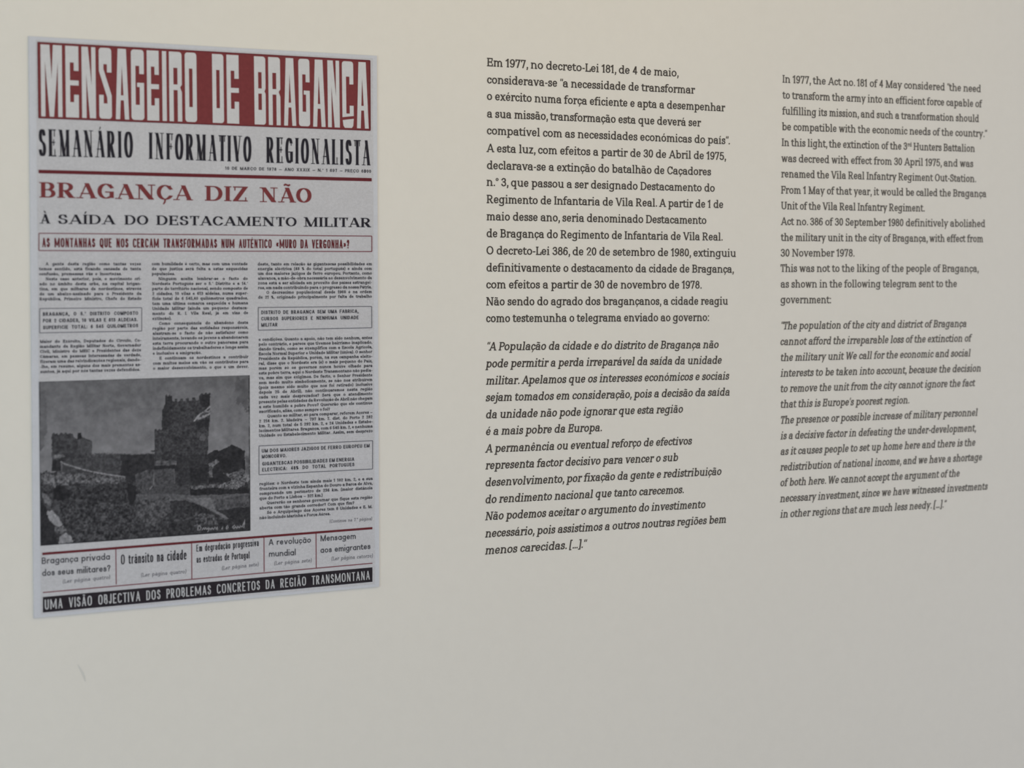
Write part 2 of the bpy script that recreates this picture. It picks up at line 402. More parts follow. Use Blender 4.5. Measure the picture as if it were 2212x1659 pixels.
def glyph(ch, face, x0, sx):
    """Polygons of one character with its skeleton starting at x0; returns (polygons, advance width of skeleton)."""
    f = face
    dec = unicodedata.normalize('NFD', ch) if ch not in 'ºª' else ch
    base, marks = dec[0], dec[1:]
    base = f.alt.get(base, base)
    low = base in LOWER
    W, cmds = LOWER[base] if low else UPPER.get(base, UPPER['.'])
    hw, hh = f.w / 2, f.h / 2
    xs = f.xs * sx
    top = f.X if low else 1.0
    up = f.asc if low else 1.25
    inner = [-f.desc + hh, hh, top - hh, up - hh] if low else [-(1 - f.h) + hh, hh, 1 - hh, 2 * (1 - f.h) + hh]
    outer = [-f.desc, 0, top, up] if low else [-1, 0, 1, 2]
    x0 += bearings(base, f)[0]
    fx = lambda x: x0 + hw + x * xs
    fyi = lambda y: zone(inner, y)
    fyo = lambda y: zone(outer, y)
    out = []
    for cmd in cmds:
        tok = cmd.split()
        k = tok[0]
        kind = tok[-1] if tok[-1] in 'nq' else ''
        if kind:
            tok = tok[:-1]
        pw = (f.thin if kind == 'n' else min(f.w, .12) if kind == 'q' else f.w) / 2
        hh = min(f.h, .075) / 2 if kind == 'q' else f.h / 2
        if k == 't' and not f.serif:
            continue
        if k in 'lt':
            a, b, c, d = [float(t) for t in tok[1:5]]
            if k == 't':
                pw = f.thin / 2 if f.thin < f.w else pw * .85
            out += sweep([(fx(a), fyi(b)), (fx(c), fyi(d))], pw, hh)
        elif k == 'd':
            a, b, c, d = [float(t) for t in tok[1:5]]
            xa, ya, xb, yb = fx(a), fyo(b), fx(c), fyo(d)
            l = math.hypot(xb - xa, yb - ya)
            hx = min(pw * l / max(abs(yb - ya), 1e-6), pw * 2.2)
            out.append([(xb - hx, yb), (xb + hx, yb), (xa + hx, ya), (xa - hx, ya)] if yb < ya else
                       [(xa - hx, ya), (xa + hx, ya), (xb + hx, yb), (xb - hx, yb)])
        elif k == 'p':
            out += sweep(path_points(tok[1:], fx, fyi, f), pw, hh)
        elif k == 's':
            if f.serif:
                a, b, l, r = [float(t) for t in tok[1:5]]
                y = fyo(b)
                y2 = y - f.sth if b > 0 else y + f.sth
                lo, hi = min(y, y2), max(y, y2)
                xl, xr = fx(a) - hw - l * f.serif, fx(a) + hw + r * f.serif
                out.append([(xl, lo), (xr, lo), (xr, hi), (xl, hi)])
        elif k == 'o':
            if tok[2] == 'dot':
                if marks:
                    continue
                cy = f.X + (f.asc - f.X) * .72
            elif tok[2] == 'base':
                cy = f.dot / 2
            else:
                cy = f.X - f.dot / 2
            cx, r = fx(float(tok[1])), f.dot / 2
            out.append([(cx + r * math.cos(2 * math.pi * q / 10), cy + r * math.sin(2 * math.pi * q / 10)) for q in range(10)])
    lsb, rsb = bearings(base, f)
    mid = fx(W / 2)
    if base in 'j':
        mid = fx(.1)
    k = f.acc
    q = min(1.0, .35 + .65 * f.xs * sx) * k
    for m in marks:
        y = top + .07 * k
        g = min(f.w, .16) / 2 * min(1, k * 1.2)
        if m == '\u0301':
            out.append([(mid - .09 * q, y), (mid + .01 * q, y), (mid + .15 * q, y + .22 * k), (mid, y + .22 * k)])
        elif m == '\u0300':
            out.append([(mid - .01 * q, y), (mid + .09 * q, y), (mid, y + .22 * k), (mid - .15 * q, y + .22 * k)])
        elif m == '\u0302':
            out += [[(mid - .17 * q, y), (mid - .07 * q, y), (mid + .06 * q, y + .2 * k), (mid - .06 * q, y + .2 * k)],
                    [(mid + .07 * q, y), (mid + .17 * q, y), (mid + .06 * q, y + .2 * k), (mid - .06 * q, y + .2 * k)]]
        elif m == '\u0303':
            wv = .19 * q
            out += sweep([(mid - wv, y + .05 * k), (mid - wv * .55, y + .13 * k), (mid, y + .09 * k), (mid + wv * .55, y + .05 * k), (mid + wv, y + .13 * k)], g * .95, g * .75, False)
        elif m == '\u0327':
            out.append([(mid - .02 * q, .02), (mid + .09 * q, .02), (mid + .06 * q, -.16 * k), (mid - .04 * q, -.16 * k)])
            out.append([(mid - .12 * q, -.26 * k), (mid - .02 * q, -.26 * k), (mid + .06 * q, -.10 * k), (mid - .04 * q, -.10 * k)])
    if f.slant:
        out = [[(x + y * f.slant, y) for x, y in p] for p in out]
    return out, W * xs + lsb + rsb


def set_text(text, face, sx=1.0, space=1.0):
    polys, x, sup, prev = [], 0.0, False, ''
    for ch in text:
        if ch == '^':
            sup = not sup
            continue
        if ch == ' ':
            x += face.space * face.xs * sx * space * (.85 if face.tight and prev in '.,' else 1)
            continue
        prev = ch
        if sup:
            p, adv = glyph(ch, face, 0, sx)
            polys += [[(x + a * .55, b * .55 + .46) for a, b in q] for q in p]
            x += (adv + face.w + face.track * face.xs * sx) * .55
        else:
            p, adv = glyph(ch, face, x, sx)
            polys += p
            x += adv + face.w + face.track * face.xs * sx
    return polys


def ink(polys):
    xs = [x for p in polys for x, y in p]
    return min(xs), max(xs)


def fit_text(text, face, width, mode='all'):
    """Set the text so that its ink spans 0..width, by stretching the letters ('all') or the word gaps ('space')."""
    if mode == 'space' and ' ' in text.strip():
        e = []
        for s in (1.0, 2.0):
            a, b = ink(set_text(text, face, 1.0, s))
            e.append(b - a)
        s = 1 + (width - e[0]) / max(e[1] - e[0], 1e-6)
        if .55 <= s <= 4.0:
            polys = set_text(text, face, 1.0, s)
        else:
            s = min(max(s, .55), 4.0)
            k = []
            for q in (1.0, 1.2):
                a, b = ink(set_text(text, face, q, s))
                k.append(b - a)
            polys = set_text(text, face, 1 + (width - k[0]) / ((k[1] - k[0]) / .2), s)
    else:
        k = []
        for q in (1.0, 1.2):
            a, b = ink(set_text(text, face, q))
            k.append(b - a)
        polys = set_text(text, face, 1 + (width - k[0]) / ((k[1] - k[0]) / .2))
    a, b = ink(polys)
    return [[(x - a, y) for x, y in p] for p in polys]


def text_line(name, text, face, left, right, cap, mat, parent, off, mode='all', cap_right=None):
    """Lettering whose baseline runs between two seen points; cap = seen height of its capitals at the left end."""
    P0, P1 = at(*left), at(*right)
    ex = P1 - P0
    length = ex.length
    ex.normalize()
    ey = Vector((-ex.z, 0, ex.x))
    H = (at(left[0], left[1] - cap) - P0).length
    H1 = H if cap_right is None else (at(right[0], right[1] - cap_right) - P1).length
    polys = fit_text(text, face, length / H, mode)
    return poly_mesh(name, polys, P0, ex * H, ey, lambda u: H + (H1 - H) * u * H / length, mat, parent, off)


def poly_mesh(name, polys, P0, ex, ey, hfun, mat, parent, off):
    vs, fs = [], []
    for n, p in enumerate(polys):
        i0 = len(vs)
        o = off + (n % 24) * 1.2e-5
        for x, y in p:
            v = P0 + ex * x + ey * (y * hfun(x))
            vs.append((v.x, -o, v.z))
        idx = list(range(i0, i0 + len(p)))
        ar = sum(p[k][0] * p[(k + 1) % len(p)][1] - p[(k + 1) % len(p)][0] * p[k][1] for k in range(len(p)))
        fs.append(idx if ar > 0 else idx[::-1])
    return mesh_obj(name, vs, fs, mat, parent, origin=(P0.x, -off, P0.z))


def quad(name, corners, mat, parent, off):
    """Flat printed patch with corners TL TR BR BL given as seen points."""
    v = [at(*c, off) for c in corners]
    return mesh_obj(name, v, [(3, 2, 1, 0)], mat, parent)


def bar_px(a, b, t0, t1=None):
    """TL TR BR BL of a rule from a to b of seen thickness t0..t1 (centre line given)."""
    t1 = t1 or t0
    if abs(b[0] - a[0]) > abs(b[1] - a[1]):
        return [(a[0], a[1] - t0 / 2), (b[0], b[1] - t1 / 2), (b[0], b[1] + t1 / 2), (a[0], a[1] + t0 / 2)]
    return [(a[0] - t0 / 2, a[1]), (a[0] + t0 / 2, a[1]), (b[0] + t1 / 2, b[1]), (b[0] - t1 / 2, b[1])]


def frame_mesh(name, tl, tr, br, bl, t, mat, parent, off):
    vs, fs = [], []
    for q in (bar_px(tl, tr, t), bar_px(bl, br, t), bar_px(tl, bl, t), bar_px(tr, br, t)):
        i = len(vs)
        vs += [at(*c, off + len(fs) * 1.2e-5) for c in q]
        fs.append((i + 3, i + 2, i + 1, i))
    return mesh_obj(name, vs, fs, mat, parent)


# ------------------------------------------------------------------ the room
def plane(name, a, b, c, d, mat, text):
    o = mesh_obj(name, [a, b, c, d], [(0, 1, 2, 3)], mat)
    structure(o, text)
    return o


wall = mesh_obj('wall_back', [(-4, 0, 0), (6.5, 0, 0), (6.5, 0, 3.0), (-4, 0, 3.0), (-4, .15, 0), (6.5, .15, 0), (6.5, .15, 3.0), (-4, .15, 3.0)],
                [(0, 1, 2, 3), (7, 6, 5, 4), (0, 4, 5, 1), (1, 5, 6, 2), (2, 6, 7, 3), (3, 7, 4, 0)], M_WALL)
structure(wall, 'plain cream painted wall behind the poster and the lettering')
plane('floor', (-4, -6, 0), (6.5, -6, 0), (6.5, 0, 0), (-4, 0, 0), M_FLOOR, 'floor of the exhibition room below the cream wall')
plane('ceiling', (-4, 0, 3), (6.5, 0, 3), (6.5, -6, 3), (-4, -6, 3), M_CEIL, 'white ceiling above the cream wall')
bb = mesh_obj('baseboard_back', [(-4, -.015, 0), (6.5, -.015, 0), (6.5, -.015, .1), (-4, -.015, .1), (-4, 0, 0), (6.5, 0, 0), (6.5, 0, .1), (-4, 0, .1)],
              [(0, 1, 2, 3), (0, 4, 5, 1), (1, 5, 6, 2), (2, 6, 7, 3), (3, 7, 4, 0)], M_TRIM)
structure(bb, 'white baseboard along the foot of the cream wall')

M_SCUFF = material('scuffed_paint', (185, 184, 176), 0.85, 0.1)
_sp = [(168, 1436, 2), (173, 1444, 4), (178, 1452, 5), (182, 1462, 4.5), (184, 1472, 2)]
_sv = [at(x - w / 2, y, .0003) for x, y, w in _sp] + [at(x + w / 2, y, .0003) for x, y, w in _sp]
scuff = mesh_obj('scuff_mark', _sv, [(i + 1, i + 6, i + 5, i) for i in range(4)], M_SCUFF, wall)

# ------------------------------------------------------------------ wall lettering
SLAB = dict(w=.170, h=.130, serif=.095, sth=.110, X=.735, asc=1.04, desc=.30, track=.075, space=.34, thin=.135, tight=True)
F_SLAB = Face(**SLAB)
F_SLAB_IT = Face(slant=9, **SLAB)
OFF_WALL = .0004

PT_UP = [
 ("Em 1977, no decreto-Lei 181, de 4 de maio,", 1051.7, 143.1, 1465.8, 166.0),
 ("considerava-se “a necessidade de transformar", 1052.1, 180.3, 1501.1, 202.7),
 ("o exército numa força eficiente e apta a desempenhar", 1051.7, 216.0, 1566.2, 241.0),
 ("a sua missão, transformação esta que deverá ser", 1051.7, 254.0, 1514.0, 273.6),
 ("compatível com as necessidades económicas do país”.", 1051.7, 290.4, 1576.3, 312.0),
 ("A esta luz, com efeitos a partir de 30 de Abril de 1975,", 1050.6, 328.5, 1568.2, 346.0),
 ("declarava-se a extinção do batalhão de Caçadores", 1051.7, 365.5, 1535.6, 379.3),
 ("n.º 3, que passou a ser designado Destacamento do", 1051.0, 401.7, 1543.5, 414.5),
 ("Regimento de Infantaria de Vila Real. A partir de 1 de", 1051.0, 439.0, 1561.8, 449.8),
 ("maio desse ano, seria denominado Destacamento", 1051.0, 476.0, 1525.5, 484.2),
 ("de Bragança do Regimento de Infantaria de Vila Real.", 1051.0, 512.7, 1560.7, 520.0),
 ("O decreto-Lei 386, de 20 de setembro de 1980, extinguiu", 1050.7, 549.7, 1589.2, 555.2),
 ("definitivamente o destacamento da cidade de Bragança,", 1050.7, 586.8, 1585.1, 589.5),
 ("com efeitos a partir de 30 de novembro de 1978.", 1050.3, 623.3, 1515.3, 623.7),
 ("Não sendo do agrado dos bragançanos, a cidade reagiu", 1050.0, 660.0, 1572.0, 658.4),
 ("como testemunha o telegrama enviado ao governo:", 1050.0, 696.3, 1531.3, 693.7),
]
PT_IT = [
 ("“A População da cidade e do distrito de Bragança não", 1052.4, 757.3, 1551.9, 752.3),
 ("pode permitir a perda irreparável da saída da unidade", 1048.3, 794.3, 1558.7, 786.0),
 ("militar. Apelamos que os interesses económicos e sociais", 1049.4, 831.2, 1575.0, 820.1),
 ("sejam tomados em consideração, pois a decisão da saída", 1049.0, 867.3, 1575.7, 854.7),
 ("da unidade não pode ignorar que esta região", 1049.7, 904.2, 1475.0, 891.6),
 ("é a mais pobre da Europa.", 1049.7, 940.5, 1299.9, 931.6),
 ("A permanência ou eventual reforço de efectivos", 1047.6, 978.0, 1494.5, 960.3),
 ("representa factor decisivo para vencer o sub", 1048.3, 1014.3, 1464.5, 996.0),
 ("desenvolvimento, por fixação da gente e redistribuição", 1048.7, 1050.9, 1558.1, 1026.1),
 ("do rendimento nacional que tanto carecemos.", 1048.6, 1087.8, 1477.0, 1065.4),
 ("Não podemos aceitar o argumento do investimento", 1047.6, 1124.1, 1523.5, 1097.3),
 ("necessário, pois assistimos a outros noutras regiões bem", 1047.6, 1161.4, 1567.9, 1129.6),
 ("menos carecidas. […].”", 1047.6, 1198.0, 1268.3, 1183.0),
]
EN_UP = [
 ("In 1977, the Act no. 181 of 4 May considered “the need", 1690.0, 178.7, 2118.6, 199.7),
 ("to transform the army into an efficient force capable of", 1690.0, 213.2, 2121.8, 232.2),
 ("fulfilling its mission, and such a transformation should", 1689.4, 247.5, 2114.3, 264.1),
 ("be compatible with the economic needs of the country.”", 1689.0, 281.5, 2131.9, 296.6),
 ("In this light, the extinction of the 3^rd^ Hunters Battalion", 1688.3, 315.6, 2105.5, 328.5),
 ("was decreed with effect from 30 April 1975, and was", 1687.6, 350.0, 2102.0, 361.3),
 ("renamed the Vila Real Infantry Regiment Out-Station.", 1687.4, 383.4, 2108.2, 393.8),
 ("From 1 May of that year, it would be called the Bragança", 1687.0, 418.3, 2130.2, 426.1),
 ("Unit of the Vila Real Infantry Regiment.", 1687.0, 452.3, 1997.2, 457.3),
 ("Act no. 386 of 30 September 1980 definitively abolished", 1686.3, 486.2, 2127.8, 490.8),
 ("the military unit in the city of Bragança, with effect from", 1686.5, 520.7, 2123.5, 523.4),
 ("30 November 1978.", 1686.0, 554.5, 1845.6, 554.5),
 ("This was not to the liking of the people of Bragança,", 1685.6, 587.7, 2113.9, 587.7),
 ("as shown in the following telegram sent to the", 1686.0, 621.7, 2066.5, 620.4),
 ("government:", 1685.6, 655.4, 1794.8, 655.4),
]
EN_IT = [
 ("“The population of the city and district of Bragança", 1687.6, 711.9, 2087.2, 706.5),
 ("cannot afford the irreparable loss of the extinction of", 1685.6, 746.0, 2100.0, 738.0),
 ("the military unit We call for the economic and social", 1686.3, 780.4, 2096.4, 770.1),
 ("interests to be taken into account, because the decision", 1685.6, 814.3, 2118.4, 802.8),
 ("to remove the unit from the city cannot ignore the fact", 1686.0, 847.8, 2106.6, 834.5),
 ("that this is Europe’s poorest region.", 1686.0, 881.4, 1964.0, 871.6),
 ("The presence or possible increase of military personnel", 1686.5, 915.8, 2111.6, 898.4),
 ("is a decisive factor in defeating the under-development,", 1685.6, 949.6, 2108.2, 931.9),
 ("as it causes people to set up home here and there is the", 1686.0, 983.3, 2106.6, 963.1),
 ("redistribution of national income, and we have a shortage", 1684.9, 1017.4, 2121.0, 994.6),
 ("of both here. We cannot accept the argument of the", 1685.6, 1050.8, 2072.7, 1029.6),
 ("necessary investment, since we have witnessed investments", 1684.6, 1085.2, 2133.3, 1057.7),
 ("in other regions that are much less needy. […].”", 1684.9, 1119.0, 2045.0, 1096.3),
]


def wall_text(lab, upright, italic, mat, cap0, base):
    root = empty('wall_text', at(*base))
    label(root, lab, 'wall text')
    for nm, lines, face in (('paragraph', upright, F_SLAB), ('quotation', italic, F_SLAB_IT)):
        part = empty(nm, at(lines[-1][1], lines[-1][2]), root)
        part['label'] = 'upright lettering' if nm == 'paragraph' else 'italic lettering'
        for t, x0, y0, x1, y1 in lines:
            text_line('text_line', t, face, (x0, y0), (x1, y1), cap0, mat, part, OFF_WALL)
    return root


wall_text('Portuguese slab serif text in dark vinyl letters, between the newspaper poster and the English text',
          PT_UP, PT_IT, M_VINYL, 18.3, (1310, 1200))
wall_text('English slab serif text in dark vinyl letters, rightmost on the cream wall',
          EN_UP, EN_IT, M_VINYL_EN, 16.9, (1890, 1120))

# ------------------------------------------------------------------ newspaper poster
BOARD = .003
poster = empty('newspaper_poster', at(445, 1301))
label(poster, 'old newspaper front page with red masthead and castle picture, mounted on the cream wall', 'poster')
slab('backing_board', [at(72.3, 1335, BOARD), at(817.8, 1266.6, BOARD), at(812.5, 120.6, BOARD), at(60.8, 78.1, BOARD)], BOARD, M_MARGIN, poster)
L1, L2, L3, L4 = BOARD + .0002, BOARD + .0005, BOARD + .0008, BOARD + .0011
quad('paper_sheet', [(75.8, 86.5), (803.5, 126.6), (808.6, 1261.5), (87.0, 1327.0)], M_PAPER, poster, L1)

# masthead ------------------------------------------------------------
banner = quad('masthead_banner', [(79.4, 90.7), (797.7, 130.5), (798.4, 282.8), (81.6, 255.7)], M_RED, poster, L2)
frame_mesh('masthead_border', (80.0, 91.8), (797.0, 131.4), (797.8, 281.8), (82.2, 254.8), 2.2, M_RED_DARK, banner, L3 - .00012)


def rounded(x0, y0, x1, y1, rx, ry, corners='1234', n=4):
    """Rounded rectangle; corners 1 BL 2 BR 3 TR 4 TL."""
    out = []
    for k, (cx, cy, a0) in enumerate(((x0, y0, 180), (x1, y0, 270), (x1, y1, 0), (x0, y1, 90))):
        if str(k + 1) in corners:
            ox, oy = cx + (rx if k in (0, 3) else -rx), cy + (ry if k in (0, 1) else -ry)
            for q in range(n + 1):
                a = math.radians(a0 + 90 * q / n)
                out.append((ox + rx * math.cos(a), oy + ry * math.sin(a)))
        else:
            out.append((cx, cy))
    return out


def R(x0, y0, x1, y1):
    return [(x0, y0), (x1, y0), (x1, y1), (x0, y1)]


t, tb, tv, hk = .77, .215, .34, .64
TOPR = rounded(0, t, 1, 1, .22, .045, '34')
TOPR_D = rounded(0, t, 1, 1, .22, .045, '3')
BOTR = rounded(0, 0, 1, tb, .22, .045, '12')
BOTR_D = rounded(0, 0, 1, tb, .22, .045, '2')
BLOCK = {
 'M': [R(0, 0, .20, 1), R(.80, 0, 1, 1), [(.20, .77), (.20, 1), (.42, 1), (.60, 0), (.40, 0)], [(.80, .77), (.80, 1), (.58, 1), (.42, 0), (.60, 0)]],
 'E': [R(0, 0, tv, 1), R(tv, t, 1, 1), R(tv, 0, 1, tb), R(hk, .655, 1, t), R(hk, tb, 1, .32), R(tv, .45, 1, .52)],
 'N': [R(0, 0, .32, 1), R(.70, 0, 1, 1), [(.32, .62), (.32, 1), (.46, 1), (.70, .46), (.70, 0), (.56, 0)]],
 'S': [TOPR, BOTR, R(hk, .655, 1, t), R(0, tb, .36, .335), [(0, t), (0, .67), (.64, .30), (.66, tb), (1, tb), (1, .33), (.36, .70), (.36, t)]],
 'A': [[(0, 0), (.32, 0), (.49, .76), (.49, 1), (.19, 1)], [(.68, 0), (1, 0), (.81, 1), (.49, 1), (.49, .76)], R(.26, .27, .74, .34)],
 'G': [TOPR, BOTR, R(0, tb, tv, t), R(hk, .655, 1, t), R(.66, tb, 1, .53), R(.46, .47, .66, .53)],
 'I': [R(0, 0, 1, 1)],
 'R': [R(0, 0, tv, 1), rounded(tv, t, 1, 1, .22, .045, '3'), R(.66, .53, 1, t), [(tv, .45), (.66, .45), (.86, .49), (1, .53), (.66, .53), (tv, .53)], [(.66, 0), (1, 0), (1, .42), (.86, .49), (.66, .47)]],
 'O': [TOPR, BOTR, R(0, tb, .35, t), R(.65, tb, 1, t)],
 'D': [TOPR_D, BOTR_D, R(0, tb, .35, t), R(.65, tb, 1, t)],
 'B': [TOPR_D, BOTR_D, R(0, tb, .35, t), R(.66, .53, 1, t), R(.66, tb, 1, .455), [(.35, .455), (.66, .455), (.9, .49), (.66, .53), (.35, .53)], [(.66, .455), (1, .455), (.9, .49)], [(.9, .49), (1, .53), (.66, .53)]],
 'Ç': [TOPR, R(0, .215, .35, t), R(.65, .655, 1, t), R(.65, .215, 1, .335), [(0, .158), (1, .182), (1, .215), (0, .215)], [(.02, .115), (.08, .03), (.20, 0), (.82, 0), (.94, .03), (1, .14)]],
}
MAST = [('M', 86.6, 132.6), ('E', 140.0, 168.2), ('N', 175.0, 205.0), ('S', 212.2, 239.3), ('A', 247.6, 276.5), ('G', 281.6, 309.3), ('E', 315.8, 341.5), ('I', 348.7, 357.9), ('R', 363.7, 391.0), ('O', 397.8, 423.0),
        ('D', 456.8, 481.3), ('E', 487.9, 514.0), ('B', 547.4, 571.7), ('R', 578.0, 603.5), ('A', 610.9, 637.1), ('G', 643.1, 667.0), ('A', 673.6, 700.4), ('N', 705.8, 731.2), ('Ç', 737.1, 761.5), ('A', 768.2, 793.5)]
for ch, xa, xb in MAST:
    def cell(u, v, xa=xa, xb=xb):
        x = xa + (xb - xa) * u
        yt = 90.7 + (x - 79.4) * .0554 + 5.0
        yb = 255.7 + (x - 81.6) * .0378 - 4.4
        return (x + (.5 - v) * 1.8, yb + (yt - yb) * v)
    vs, fs = [], []
    for n, p in enumerate(BLOCK[ch]):
        i0 = len(vs)
        vs += [at(*cell(u, v), L3 + (n % 6) * 1.5e-5) for u, v in p]
        ar = sum(p[k][0] * p[(k + 1) % len(p)][1] - p[(k + 1) % len(p)][0] * p[k][1] for k in range(len(p)))
        idx = list(range(i0, i0 + len(p)))
        fs.append(idx if ar > 0 else idx[::-1])
    mesh_obj('masthead_letter', vs, fs, M_KNOCK, banner)

# faces of the printed page
F_DIDONE = Face(w=.118, h=.040, serif=.026, sth=.026, thin=.034, xs=.36, track=.28, space=1.1, seg=7, acc=.5)
F_WIDE = Face(w=.29, h=.075, serif=.12, sth=.065, thin=.085, xs=1.18, track=.10, space=.9, seg=7, acc=1.15)
F_WIDE_B = Face(w=.28, h=.085, serif=.12, sth=.07, thin=.10, xs=1.1, track=.10, space=1.0, seg=6, acc=1.2)
F_COND = Face(w=.125, h=.11, thin=.09, xs=.42, track=.30, space=1.1, square=2.8, X=.76, asc=1.03, desc=.2, alt={'M': 'Ⓜ'}, acc=.75)
F_BOXED = Face(w=.155, h=.13, thin=.11, xs=.42, track=.26, space=1.1, square=2.8, X=.76, asc=1.03, desc=.2, alt={'M': 'Ⓜ'}, acc=.75)
F_COND_LIGHT = Face(w=.12, h=.10, xs=.45, track=.24, space=.8, square=2.8, X=.72, asc=1.03, desc=.25, acc=.85)
F_GEO = Face(w=.155, h=.145, xs=1.0, track=.14, space=.45, X=.68, asc=1.08, desc=.3, alt={'a': 'ɑ'})
F_BODY = Face(w=.23, h=.16, serif=.05, sth=.10, thin=.15, xs=1.0, X=.76, asc=1.05, desc=.28, track=.10, space=.5, seg=2)
F_CAPS = Face(w=.22, h=.18, xs=.82, track=.20, space=.7, seg=3)
F_NOTE = Face(w=.13, h=.10, serif=.05, sth=.07, xs=.9, X=.68, track=.14, space=.6, seg=3, slant=6)

sub = empty('subtitle', at(82.5, 357), poster)
for word, a, b, c, d in (('SEMANÁRIO', (82.5, 337.4), (286.0, 341.4), 58.5, 57.0), ('INFORMATIVO', (319.4, 343.4), (541.3, 350.2), 57.0, 55.5),
                         ('REGIONALISTA', (572.9, 351.6), (798.5, 357.6), 55.5, 54.0)):
    text_line('subtitle_word', word, F_DIDONE, a, b, c, M_INK, sub, L2, cap_right=d)
text_line('date_line', '10 DE MARÇO DE 1978 — ANO XXXIX — N.º 1 697 — PREÇO 6$00', F_CAPS, (484, 366.8), (799.5, 373.4), 7.0, M_INK_BODY, poster, L2)
quad('red_rule', bar_px((81.7, 370.6), (801.1, 388.4), 7.6, 7.2), M_RED_DARK, poster, L2)
head = empty('headline', at(83.5, 438), poster)
for word, a, b, c in (('BRAGANÇA', (83.5, 426.6), (415.3, 433.0), 33.2), ('DIZ', (440.7, 433.6), (534.4, 435.4), 32.2), ('NÃO', (559.3, 436.6), (671.1, 438.2), 32.0)):
    text_line('headline_word', word, F_WIDE, a, b, c, M_RED, head, L2)
head['label'] = 'large red headline lettering'
sec = empty('second_headline', at(84, 491), poster)
for word, a, b in (('À', (84.0, 482.8), (107.9, 483.2)), ('SAÍDA', (123.3, 483.6), (248.4, 484.8)), ('DO', (267.0, 485.2), (318.6, 485.7)),
                   ('DESTACAMENTO', (335.8, 485.9), (638.9, 489.2)), ('MILITAR', (654.3, 489.6), (799.9, 491.0))):
    text_line('headline_word', word, F_WIDE_B, a, b, 20.4, M_INK, sec, L2)
box = frame_mesh('boxed_line', (82.6, 503.9), (801.3, 510.0), (801.3, 543.4), (82.6, 541.2), 2.0, M_RED_FINE, poster, L2)
text_line('boxed_text', 'AS MONTANHAS QUE NOS CERCAM TRANSFORMADAS NUM AUTÊNTICO «MURO DA VERGONHA»?', F_BOXED, (89.8, 534.0), (752.5, 536.8), 20.2, M_RED_DARK, box, L2, cap_right=18.8)


def block(name, lines, lt, lb, rt, rb, cap=6.8, face=F_BODY, mat=M_INK_BODY, indent=14.0):
    """A justified column; lt, lb, rt, rb: seen ends of its first and last baselines. A line is a string, or (string, share of the
    column width it fills); a leading blank indents it."""
    part = empty(name, at(*lb), poster)
    n = len(lines)
    for i, s in enumerate(lines):
        k = i / max(n - 1, 1)
        a = (lt[0] + (lb[0] - lt[0]) * k, lt[1] + (lb[1] - lt[1]) * k)
        b = (rt[0] + (rb[0] - rt[0]) * k, rt[1] + (rb[1] - rt[1]) * k)
        share = 1.0
        if isinstance(s, tuple):
            s, share = s
        lerp = lambda w: (a[0] + (b[0] - a[0]) * w, a[1] + (b[1] - a[1]) * w)
        ind = indent / (b[0] - a[0]) if s.startswith(' ') else 0.0
        text_line('text_line', s.strip(), face, lerp(ind), lerp(share), cap, mat, part, L2, mode='space')
    return part


block('text_column', [
 " A gente desta região como tantas vezes", "temos sentido, está ficando cansada de tanta", ("confusão, promessas vãs e incertezas.", .81),
 " Neste caso anterior, pois, o movimento cri-", "ado no âmbito desta urbe, na capital brigan-", "tina, em que milhares de nordestinos, através",
 "de um abaixo-assinado para o Presidente da", "República, Primeiro Ministro, Chefe do Estado"],
 (82.7, 573.3), (84.0, 649.0), (302.7, 573.2), (303.9, 647.9))
block('text_column', [
 "Maior do Exército, Deputados do Círculo, Co-", "mandante da Região Militar Norte, Governador", "Civil, Ministro do MEIC e Presidentes das doze", "Câmaras, em pessoas interessadas de verdade,",
 "fizeram uma das reivindicações regionais, dando-", "-lhe, em resumo, alguns dos mais prementes as-", ("suntos, já aqui por nós tantas vezes defendidos.", .99)],
 (84.7, 741.0), (85.3, 806.0), (303.3, 738.0), (303.0, 801.0))
block('text_column', [
 "com humildade é certo, mas com uma vontade", "de que justiça será feita a estas esquecidas", ("populações.", .24), " Ninguém aceita lembrar-se o facto do",
 "Nordeste Português ser o 5.º Distrito e a 14.ª", "parte do território nacional, sendo composto de", "2 cidades, 10 vilas e 613 aldeias, numa super-", "fície total de 6 545,40 quilómetros quadrados,",
 "tem uma última comarca esquecida e humana", "Unidade Militar (ainda um pequeno destaca-", "mento do R. I. Vila Real, já em vias de", ("extinção).", .20), " Como consequência do abandono desta",
 "região por parte das entidades responsáveis,", "alastram-se o facto de não satisfazer como", "inteiramente, levando os jovens a abandonarem", "esta terra procurando o outro panorama para",
 "indefinidamente os trabalhadores e longe assim", ("e inclusive a emigração.", .51), " E continuam os nordestinos a contribuir", "com muitos meios em vão os contributos para", "o maior desenvolvimento, o que é um dever."],
 (326.2, 573.2), (328.8, 798.7), (533.1, 573.2), (535.0, 794.6))
block('text_column', [
 "deste, tanto em relação às gigantescas possibilidades em", "energia eléctrica (48 % do total português) e ainda com", "um dos maiores jazigos de ferro europeu. Portanto, como", "alavanca, a mão-de-obra necessária ao desenvolvimento da",
 "zona está a ser aliciada em proveito dos países estrangei-", "ros, em nada contribuindo para o progresso da nossa Pátria.", " O decréscimo populacional desde 1960 é na ordem", "de 21 %, originado principalmente por falta de trabalho"],
 (554.9, 573.7), (555.8, 645.4), (801.3, 573.3), (801.3, 643.2), indent=18)
